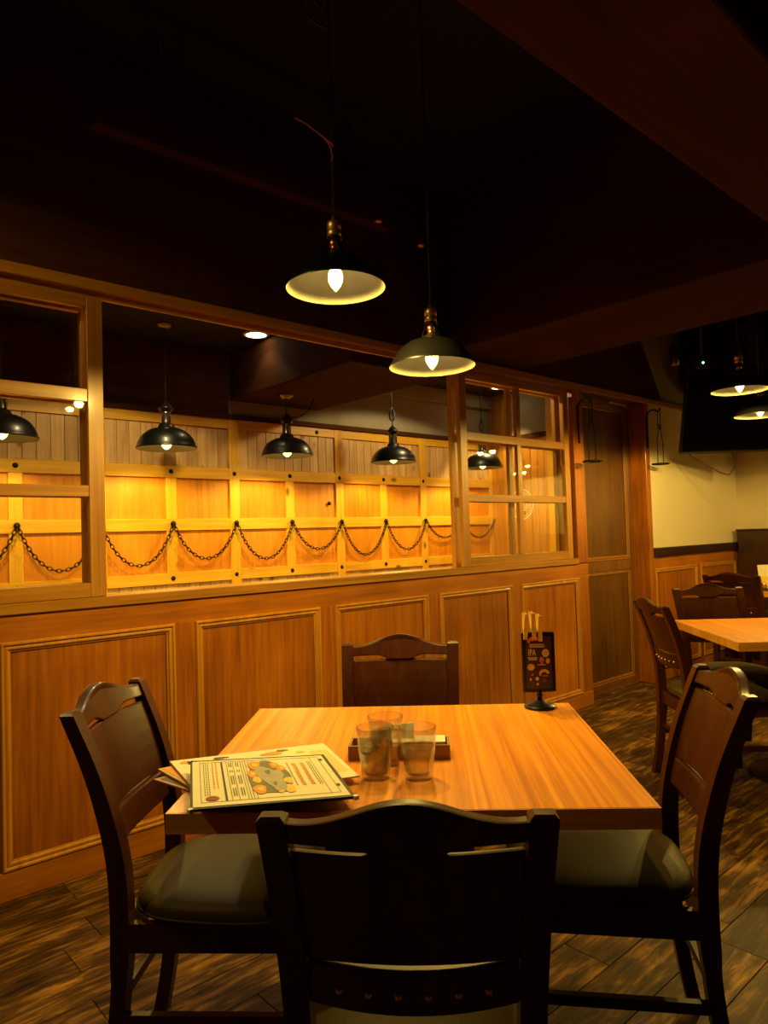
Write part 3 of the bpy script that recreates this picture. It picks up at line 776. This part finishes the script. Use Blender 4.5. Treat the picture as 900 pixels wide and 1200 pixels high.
# ------------------------------------------------------------------ wrought-iron bottle hooks
def hook(label, x, zt):
    t = thing('bottle_hook', label, 'wall hook', (x, D-.004, zt), 0, 'wrought iron bottle shaped hangers')
    bm = newbm()
    tube(bm, [(0, -.006, -.28), (0, -.006, -.03), (0, -.012, -.008), (0, -.03, .012), (0, -.055, .020), (0, -.08, .012), (0, -.098, .0), (0, -.112, .002), (0, -.12, .016), (0, -.112, .026), (0, -.103, .020)], [.006]*9+[.005, .004], 8)
    obj('bracket', bm, m_iron, t)
    bm = newbm(); c = -.106; W_ = .045
    for s in (-1, 1):   # bottle outline, neck collar and ring tray
        tube(bm, [(s*.004, c, .004), (s*.017, c, -.010), (s*.021, c, -.04), (s*.021, c, -.155), (s*.030, c, -.19), (s*W_, c, -.235), (s*W_, c, -.415)], .0035, 6)
    tube(bm, [(-.03, c, -.108), (.03, c, -.108)], .004, 6); tube(bm, [(0, c, -.108), (0, c-.004, -.15)], .0045, 6)
    obj('bottle_outline', bm, m_iron, t)
    bm = newbm(); tube(bm, [(.062*math.cos(k*PI/12), c+.062*math.sin(k*PI/12), -.418) for k in range(25)], .006, 6, cap=False)
    tube(bm, [(-.06, c, -.418), (.06, c, -.418)], .004, 6); tube(bm, [(.062, c, -.418), (.085, c, -.412)], .004, 6)
    obj('ring_tray', bm, m_iron, t)
hook('iron bottle hanger on the post left of the dark door', 4.345, 2.125)
hook('iron bottle hanger against the cream wall right of the door', 5.33, 2.150)

# ------------------------------------------------------------------ television, spotlight, sensor
P0 = at(797, 533, 5.6); ax = Vector((S2, -S2, 0)); 
tlt = .36
t = thing('television', 'large black television hung in the right corner, screen off', 'television', tuple(P0), TA)
bm = bevbox(0, 1.22, 0, .045, 0, .70, .006); o = obj('cabinet', bm, m_black, t, rot=(tlt, 0, 0))
bm = box(newbm(), .012, 1.208, -.0015, .004, .024, .688); obj('screen', bm, m_screen, o)
bx('bezel_strip', .004, 1.216, -.003, .004, .004, .016, m_steel, o)
obj('mount_pole', tube(newbm(), [(.61, .16, .30), (.61, .16, CZ-P0.z-.005)], .025, 12), m_black, t)
obj('mount_arm', tube(newbm(), [(.61, .03, .36), (.61, .16, .36)], .02, 8), m_black, t)
cab = [(.07, .05, .02), (.14, .04, -.035), (.24, .04, -.10), (.33, .04, -.155), (.39, .04, -.17), (.43, .04, -.12), (.44, .04, -.05), (.43, .05, .03)]
obj('power_cable', tube(newbm(), cab, .004, 6), m_black, t)
q = at(790, 417, 5.3)
t = thing('spotlight', 'small grey cylinder spotlight above the cream wall', 'lamp', tuple(q))
obj('housing', lathe(newbm(), [(0, -.075), (.030, -.075), (.036, -.068), (.036, .075), (0, .078)], 24), m_steel, t)
obj('stem', tube(newbm(), [(0, 0, .07), (0, 0, CZ-q.z-.002)], .008, 8), m_black, t)
q = at(824, 425, 5.3)
t = thing('ceiling_sensor', 'black box with a tiny green light, up in the dark corner', 'sensor', tuple(q), TA)
bx('housing', -.05, .05, .0, .06, -.04, .04, m_black, t, .004)
obj('indicator_light', lathe(newbm(), [(0, .006), (.006, .004), (.008, 0)], 12), m_led, t, rot=(PI/2, 0, 0))
obj('stem', tube(newbm(), [(0, .03, .04), (0, .03, CZ-q.z-.002)], .01, 8), m_black, t)

# ceiling track with idle spots over the partition
a, b = onZ(433, 282, 2.7), onZ(563, 355, 2.7); a = Vector((.9, 2.50, 2.75)); b = Vector((3.05, 2.50, 2.62))
t = thing('lighting_track', 'dark ceiling track with three small idle spots above the partition', 'track light', (a.x, a.y, a.z))
obj('rail', sweep_rect(newbm(), [[(0, -.03, -.02), (0, .03, -.02), (0, .03, .02), (0, -.03, .02)], [((1.42), -.03, -.02), ((1.42), .03, -.02), ((1.42), .03, .02), ((1.42), -.03, .02)]]), m_darkx, t)
for u, v in ((443, 262), (493, 290)):
    q = onY(u, v, 2.42)-a
    obj('spot', lathe(newbm(), [(0, 0), (.018, .002), (.022, .012), (.015, .03), (0, .035)], 16), m_copper, t, (q.x, q.y, q.z))
for x in (.25, 1.2): obj('hanger', tube(newbm(), [(x, 0, .015), (x, 0, CZ-a.z-.002)], .004, 6), m_black, t)

# ------------------------------------------------------------------ things on the near table
H = .72
def tumbler(label, u, v, fill, rot, grp='water glasses on the near table'):
    P = onZ(u, v, H)
    t = thing('water_glass', label, 'glass', (P.x, P.y, H+.0005), rot, grp, )
    def ring(r, z, fac):
        out = []
        for i in range(40):
            an = 2*PI*i/40; k = (an % (PI/5))-(PI/10); f = math.cos(PI/10)/math.cos(k)
            rr = r*((1-fac)+fac*f); out.append((rr*math.cos(an), rr*math.sin(an), z))
        return out
    if 'tumb' not in CACHE:
        bm = newbm()
        prof = [(0, .0, 0), (.029, 0, .6), (.0305, .003, 1.2), (.0315, .020, 2.2), (.0335, .040, 2.4), (.0350, .052, 1.4), (.0368, .058, .2), (.0372, .066, 0), (.0385, .090, 0), (.0400, .1090, 0), (.0392, .1100, 0), (.0380, .1090, 0),
                (.0365, .090, 0), (.0350, .066, 0), (.0340, .058, 0), (.0320, .050, .2), (.0300, .036, .4), (.0280, .020, .3), (.0262, .012, 0), (.015, .0105, 0), (0, .010, 0)]
        R = []
        for r, z, fac in prof: R.append([bm.verts.new((0, 0, z))] if r == 0 else [bm.verts.new(p) for p in ring(r, z, fac)])
        for A, B in zip(R, R[1:]):
            for i in range(40):
                j = (i+1) % 40
                f = bm.faces.new((A[0], B[j], B[i])) if len(A) == 1 else bm.faces.new((A[i], A[j], B[0])) if len(B) == 1 else bm.faces.new((A[i], A[j], B[j], B[i]))
                f.smooth = True
        CACHE['tumb'] = mesh_of('tumbler', bm, m_tumbler)
    obj('tumbler', CACHE['tumb'], None, t)
    if fill:
        def w():
            return lathe(newbm(), [(0, .0108), (.0255, .0125), (.0272, .020), (.0292, .036), (.0312, .050), (.0332, .058), (.0342, .066), (.0342+.0008*(fill-.066)/.024, fill), (0, fill)], 32)
        obj('water', w(), m_water, t)
    return t
tumbler('front left water glass, beside the menus', 441, 912, .074, .1)
tumbler('front right water glass, nearest the table centre', 491, 912, .070, .3)
tumbler('rear water glass, half hidden behind the front left one', 453, 896, .074, .6)
# wooden tray with napkins behind the glasses
c = Vector(AB(-.026, -.070, H)); t = thing('wooden_tray', 'low wooden caddy behind the water glasses', 'tray', tuple(c), TA)
def tray_bm():
    bm = newbm(); w, d, h, th = .118, .036, .032, .006
    box(bm, -w, w, -d, d, .0005, .006)
    box(bm, -w, w, -d, -d+th, .006, h); box(bm, -w, w, d-th, d, .006, h)
    box(bm, -w, -w+th, -d+th, d-th, .006, h); box(bm, w-th, w, -d+th, d-th, .006, h); box(bm, -.045, -.040, -d+th, d-th, .006, h-.004)
    return bm
obj('tray_box', tray_bm(), m_tray, t)
n = thing('napkin_stack', 'pale paper napkins in the wooden caddy behind the glasses', 'napkins', tuple(Vector(AB(-.026, -.070, H+.0065))), TA)
for k in range(7):
    bx('napkin', -.036, .108, -.027, .027, k*.0045, k*.0045+.0040, m_paperw, n)
bm = newbm(); slab(bm, [(-.035, .02, .045), (.03, .024, .062), (.02, .027, .064), (-.04, .026, .046)], .02); 
# scattered upright napkin fold
bm2 = sweep_rect(newbm(), [[(-.035, .004, .031), (-.035, .010, .031), (-.035, .022, .058), (-.035, .016, .058)], [(.035, .002, .031), (.035, .008, .031), (.035, .022, .064), (.035, .016, .064)]])
bm.free(); obj('folded_napkin', bm2, m_paperw, n)

# menus: leaves given by their four corners (seen from above, ccw) and a level
def frame_of(q):
    return q
def pt(q, s, t_, lift=.0):   # bilinear point on a leaf, s to the right, t away
    p = (q[0]*(1-s)+q[1]*s)*(1-t_)+(q[3]*(1-s)+q[2]*s)*t_
    return p+Vector((0, 0, lift))
def prn(bm, q, s0, s1, t0, t1, mi, lift=.0006):
    vs = [bm.verts.new(pt(q, s, t_, lift)) for s, t_ in ((s0, t0), (s1, t0), (s1, t1), (s0, t1))]; bm.faces.new(vs).material_index = mi
def blob(bm, q, cs, ct, rs, rt, mi, lift=.0007, n=18, wob=.12, rot=0):
    vs = []
    ph = random.random()*6
    for i in range(n):
        a = 2*PI*i/n; k = 1+wob*math.sin(3*a+ph)+wob*.6*math.sin(5*a+ph*2)
        x, y_ = math.cos(a)*rs*k, math.sin(a)*rt*k
        vs.append(bm.verts.new(pt(q, cs+x*math.cos(rot)-y_*math.sin(rot), ct+x*math.sin(rot)*rt/rs+y_*math.cos(rot), lift)))
    bm.faces.new(vs).material_index = mi
def leaf(name, label, px4, zs, th, mats, grp='menus piled on the near table corner'):
    q = [onZ(u, v, z) for (u, v), z in zip(px4, zs)]
    o0 = q[0].copy(); o0.z -= th
    t = thing(name, label, 'menu', tuple(o0), 0, grp)
    ql = [p-o0 for p in q]
    obj('card', slab(newbm(), ql, th), mats, t)
    return t, ql
t, q = leaf('menu', 'lowest menu of the pile, dark edged, sticking out to the left', [(262, 939), (395, 905), (310, 880), (180, 913)], [H+.004]*4, .0035, m_tray)
bm = newbm(); prn(bm, q, .03, .97, .04, .96, 0); obj('printed_face', bm, m_ink, t, fix=False)
t, q = leaf('menu', 'mustard and orange menu card under the pictorial one', [(240, 931), (398, 889), (346, 867), (185, 901)], [H+.010]*4, .004, m_yellow)
bm = newbm(); prn(bm, q, .02, .98, .03, .97, 0); obj('printed_face', bm, m_orange, t, fix=False)
t, q = leaf('menu', 'pale pictorial menu fanned out under the big one, food pictures along its top', [(236, 934), (421, 909), (379, 871), (199, 892)], [H+.016]*4, .003, m_paper)
bm = newbm()
for s0, t0, a, b, mi in ((.10, .90, .06, .035, 0), (.30, .91, .05, .03, 2), (.62, .86, .07, .05, 0), (.70, .92, .04, .03, 1), (.80, .82, .03, .03, 3), (.24, .85, .05, .03, 1)): blob(bm, q, s0, t0, a, b, mi)
for k in range(6): prn(bm, q, .86+.02*k, .868+.02*k, .15, .8, 3)
o = obj('printed_pictures', bm, [m_inko, m_inkg, m_ink, m_inky], t, fix=False); o['kind'] = 'stuff'
t, q = leaf('menu', 'big framed menu on top of the pile with a round illustrated dish platter', [(223, 949), (417, 933), (379, 884), (223, 892)], [H+.030, H+.024, H+.030, H+.040], .005, m_inkb)
bm = newbm(); prn(bm, q, .015, .975, .03, .97, 0, .0005); obj('paper_sheet', bm, m_paper, t, fix=False)
bm = newbm()     # panels and rules, running up the sheet
for s0, s1 in ((.215, .228),): prn(bm, q, s0, s1, .10, .93, 1, .0010)
for s0 in (.065, .255, .30, .355, .372, .39, .41, .87, .93): prn(bm, q, s0, s0+.003, .10, .93, 0, .0010)
for t0 in (.10, .93): prn(bm, q, .065, .93, t0-.006, t0, 0, .0010)
for s0 in (.09, .105, .12): # small type as broken vertical strokes
    k = .22
    while k < .88: prn(bm, q, s0, s0+.005, k, k+.035, 0, .0010); k += .05
for s0 in (.15, .175):
    k = .35
    while k < .9: prn(bm, q, s0, s0+.008, k, k+.05, 2, .0010); k += .06
for s0 in (.27, .285, .32, .335):
    for a, b in ((.18, .34), (.42, .60), (.68, .72), (.80, .90)): prn(bm, q, s0, s0+.006, a, b, 0, .0010)
for s0, w_, m0 in ((.72, .028, 2), (.78, .028, 2)):   # orange title lettering reading sideways
    k = .30
    while k < .82:
        g = random.choice((0, 1, 2))
        prn(bm, q, s0, s0+w_, k, k+.010, m0, .0010); prn(bm, q, s0, s0+w_, k+.026, k+.036, m0, .0010)
        prn(bm, q, s0+(0, w_*.4, w_-.006)[g], s0+(0, w_*.4, w_-.006)[g]+.006, k, k+.036, m0, .0010); k += .052
for s0 in (.685, .835, .85):
    k = .30
    while k < .8: prn(bm, q, s0, s0+.006, k, k+.03, 0, .0010); k += .045
obj('printed_text', bm, [m_ink, m_inkb, m_inko], t, fix=False)
bm = newbm()
blob(bm, q, .53, .52, .145, .36, 0, .0010, 30, .05)
for s0, t0, r in ((.45, .80, .045), (.42, .60, .035), (.44, .47, .030), (.44, .27, .042), (.59, .78, .030), (.63, .70, .030), (.645, .42, .030), (.63, .25, .038), (.57, .22, .022)):
    blob(bm, q, s0, t0, r, r*2.2, random.choice((1, 1, 3)), .0014, 16, .08)
    blob(bm, q, s0+.004, t0, r*.5, r*1.0, 3, .0018, 12, .15)
blob(bm, q, .535, .50, .062, .26, 2, .0018, 24, .06, .25); blob(bm, q, .56, .28, .03, .07, 2, .0020, 16, .1); blob(bm, q, .60, .56, .03, .10, 2, .0018, 16, .1)
blob(bm, q, .53, .62, .018, .05, 0, .0024, 12, .2); blob(bm, q, .55, .36, .012, .04, 0, .0024, 12, .2)
obj('illustration', bm, [m_inkg, m_inko, m_inklg, m_inky], t, fix=False)
bm = newbm(); blob(bm, q, .135, .16, .042, .045, 0, .0012, 20, .02); obj('seal', bm, m_inkr, t, fix=False)
bm = newbm()
for s0, t0 in ((.945, .25), (.945, .85)): prn(bm, q, s0-.010, s0+.010, t0-.022, t0+.022, 0, .0014)
obj('fastener', bm, m_inkb, t, fix=False)
for s0, t0 in ((0, 0), (1, 0), (0, 1)):
    c0 = pt(q, s0, t0); obj('corner_guard', box(newbm(), c0.x-.0045, c0.x+.0045, c0.y-.0045, c0.y+.0045, c0.z-.006, c0.z+.0015), m_paperw, t)

# sign stand with clothes pegs
SP = onZ(633, 829, H); zt = Vector((1.754-1.683, 1.225-1.288, 0)).normalized(); rz = math.atan2(zt.y, zt.x)
t = thing('sign_stand', 'small black framed sign on a round base reading IPA', 'sign', (SP.x, SP.y, H+.0005), rz)
obj('base', lathe(newbm(), [(0, 0), (.045, 0), (.047, .004), (.044, .008), (.030, .012), (.018, .017), (.010, .022), (0, .023)], 36), m_enamel, t)
obj('stem', lathe(newbm(), [(0, .020), (.008, .020), (.007, .032), (.011, .036), (.007, .040), (.007, .052), (0, .052)], 20), m_enamel, t)
fo = bpy.data.objects.new('sign_frame', mesh_of('sign_frame', bevbox(-.0485, .0485, -.006, .006, 0, .175, .003), m_enamel)); COL.objects.link(fo); fo.parent = t; fo.location = (0, 0, .045)
obj('print_card', box(newbm(), -.0375, .0375, -.0072, -.0060, .012, .163), m_navy, fo)
bm = newbm(); YP = -.0078
def sq(x0, x1, z0, z1, mi, sk=0):
    bm.faces.new([bm.verts.new(p) for p in ((x0, YP, z0), (x1, YP, z0), (x1, YP, z1), (x0, YP, z1))]).material_index = mi
def disc(cx, cz, rx, rz_, mi, yp=YP-.0003):
    bm.faces.new([bm.verts.new((cx+rx*math.cos(2*PI*k/16), yp, cz+rz_*math.sin(2*PI*k/16))) for k in range(16)]).material_index = mi
for z0, x0, x1 in ((.137, -.026, .016), (.131, -.026, .018), (.099, -.032, -.004), (.094, -.030, -.006)):   # fine print rows
    x = x0
    while x < x1: w_ = random.uniform(.002, .004); sq(x, min(x1, x+w_), z0, z0+.004, 0); x += w_+.0007
disc(.020, .114, .0105, .012, 1); disc(.020, .114, .006, .007, 2, YP-.0006)
disc(.008, .094, .007, .009, 3); disc(.009, .086, .004, .008, 3); disc(.026, .091, .006, .008, 2)
disc(-.024, .074, .011, .010, 2); disc(-.021, .072, .005, .005, 1, YP-.0006)
for k in range(9): a = PI*(.15+.7*k/8); disc(.014+.012*math.cos(a), .052+.014*math.sin(a)*.8, .0045, .004, 2, YP-.0004-k*.00002)
sq(0-.006, .020, .079, .081, 0); sq(.010, .024, .046, .049, 3); disc(-.026, .038, .003, .004, 1); disc(-.007, .040, .005, .0055, 1); disc(-.006, .024, .0035, .004, 1); disc(.002, .052, .003, .005, 3); disc(-.020, .052, .004, .002, 3)
disc(-.018, .156, .009, .006, 3); disc(-.028, .150, .005, .006, 3); disc(-.006, .156, .006, .005, 3); disc(.014, .034, .006, .006, 4)
obj('printed_marks', bm, [m_paper, m_paper, m_inky, m_inkp, m_inkr], fo, fix=False)
cu = bpy.data.curves.new('lettering', 'FONT'); cu.body = 'IPA'; cu.size = .026; cu.extrude = .0002; cu.offset = .0006; cu.space_character = 1.15
tmp = bpy.data.objects.new('tmp_text', cu); COL.objects.link(tmp); bpy.context.view_layer.update()
me = bpy.data.meshes.new_from_object(tmp.evaluated_get(bpy.context.evaluated_depsgraph_get())); bpy.data.objects.remove(tmp)
me.materials.clear(); me.materials.append(m_paperw)
xs = [v.co.x for v in me.vertices]; mnx, mxx = min(xs), max(xs)
o = obj('lettering', me, None, fo, (-.030-mnx*.66, YP-.0002, .108), (PI/2, 0, 0)); o.scale = (.66*.80, 1, 1)
# wooden pegs clipped to the top edge
for k, (dx, rot, dz, lb) in enumerate(((-.037, .06, -.006, 'leftmost of three yellow clothes pegs on the sign'), (-.012, -.05, -.004, 'middle of three yellow clothes pegs on the sign'), (.006, 0, -.012, 'rightmost of three yellow clothes pegs on the sign'))):
    P = fo.location+Vector((dx, 0, .175+dz)); mw = Matrix.Translation((SP.x, SP.y, H+.0005)) @ Matrix.Rotation(rz, 4, 'Z')
    Pw = mw @ P
    g = thing('clothes_peg', lb, 'clothes peg', tuple(Pw), rz, 'clothes pegs clipped on the table sign'); g.rotation_euler = (0, rot, rz)
    for s in (-1, 1):
        secs = []
        for z, y0_, w_ in ((-.014, .0078, .0052), (.0, .0078, .0058), (.016, .0055, .006), (.050, .012, .006), (.062, .014, .0052)):
            secs.append([(-w_, s*y0_, z), (w_, s*y0_, z), (w_, s*(y0_+.005), z), (-w_, s*(y0_+.005), z)])
        bmm = sweep_rect(newbm(), secs); bevel_all(bmm, .0008, 1, 40) if False else None
        obj('peg_half', bmm, m_peg, g)
    obj('spring', tube(newbm(), [(-.006, 0, .014), (.006, 0, .014)], .0035, 8), m_steel, g)

# things on the corner table
q = onZ(893, 672, .72); q = Vector((5.95, 2.13, .72))
t = thing('menu', 'upright folded menu on the corner table at the right edge', 'menu', (q.x, q.y, .7205), PI/4+PI/2)
bm = newbm(); sweep_rect(bm, [[(-.07, 0, 0), (.07, 0, 0), (.07, .004, 0), (-.07, .004, 0)], [(-.07, .03, .19), (.07, .03, .19), (.07, .034, .19), (-.07, .034, .19)]])
obj('card', bm, m_paper, t, rot=(0, 0, PI))
bm = newbm()
sweep_rect(bm, [[(-.06, -.002, .02), (.0, -.002, .02), (.0, 0, .02), (-.06, 0, .02)], [(-.06, .012, .10), (.0, .012, .10), (.0, .014, .10), (-.06, .014, .10)]])
obj('printed_picture', bm, m_inky, t, rot=(0, 0, PI))
t = thing('cruet_stand', 'small metal condiment caddy below the menu on the corner table', 'caddy', (5.80, 2.08, .7205))
bx('tray', -.05, .05, -.06, .06, 0, .02, m_steel, t, .003)
for dx, dy in ((-.02, -.025), (-.02, .025)): obj('jar', lathe(newbm(), [(0, .018), (.018, .018), (.018, .055), (.012, .062), (0, .064)], 16), m_brass, t, (dx, dy, 0))
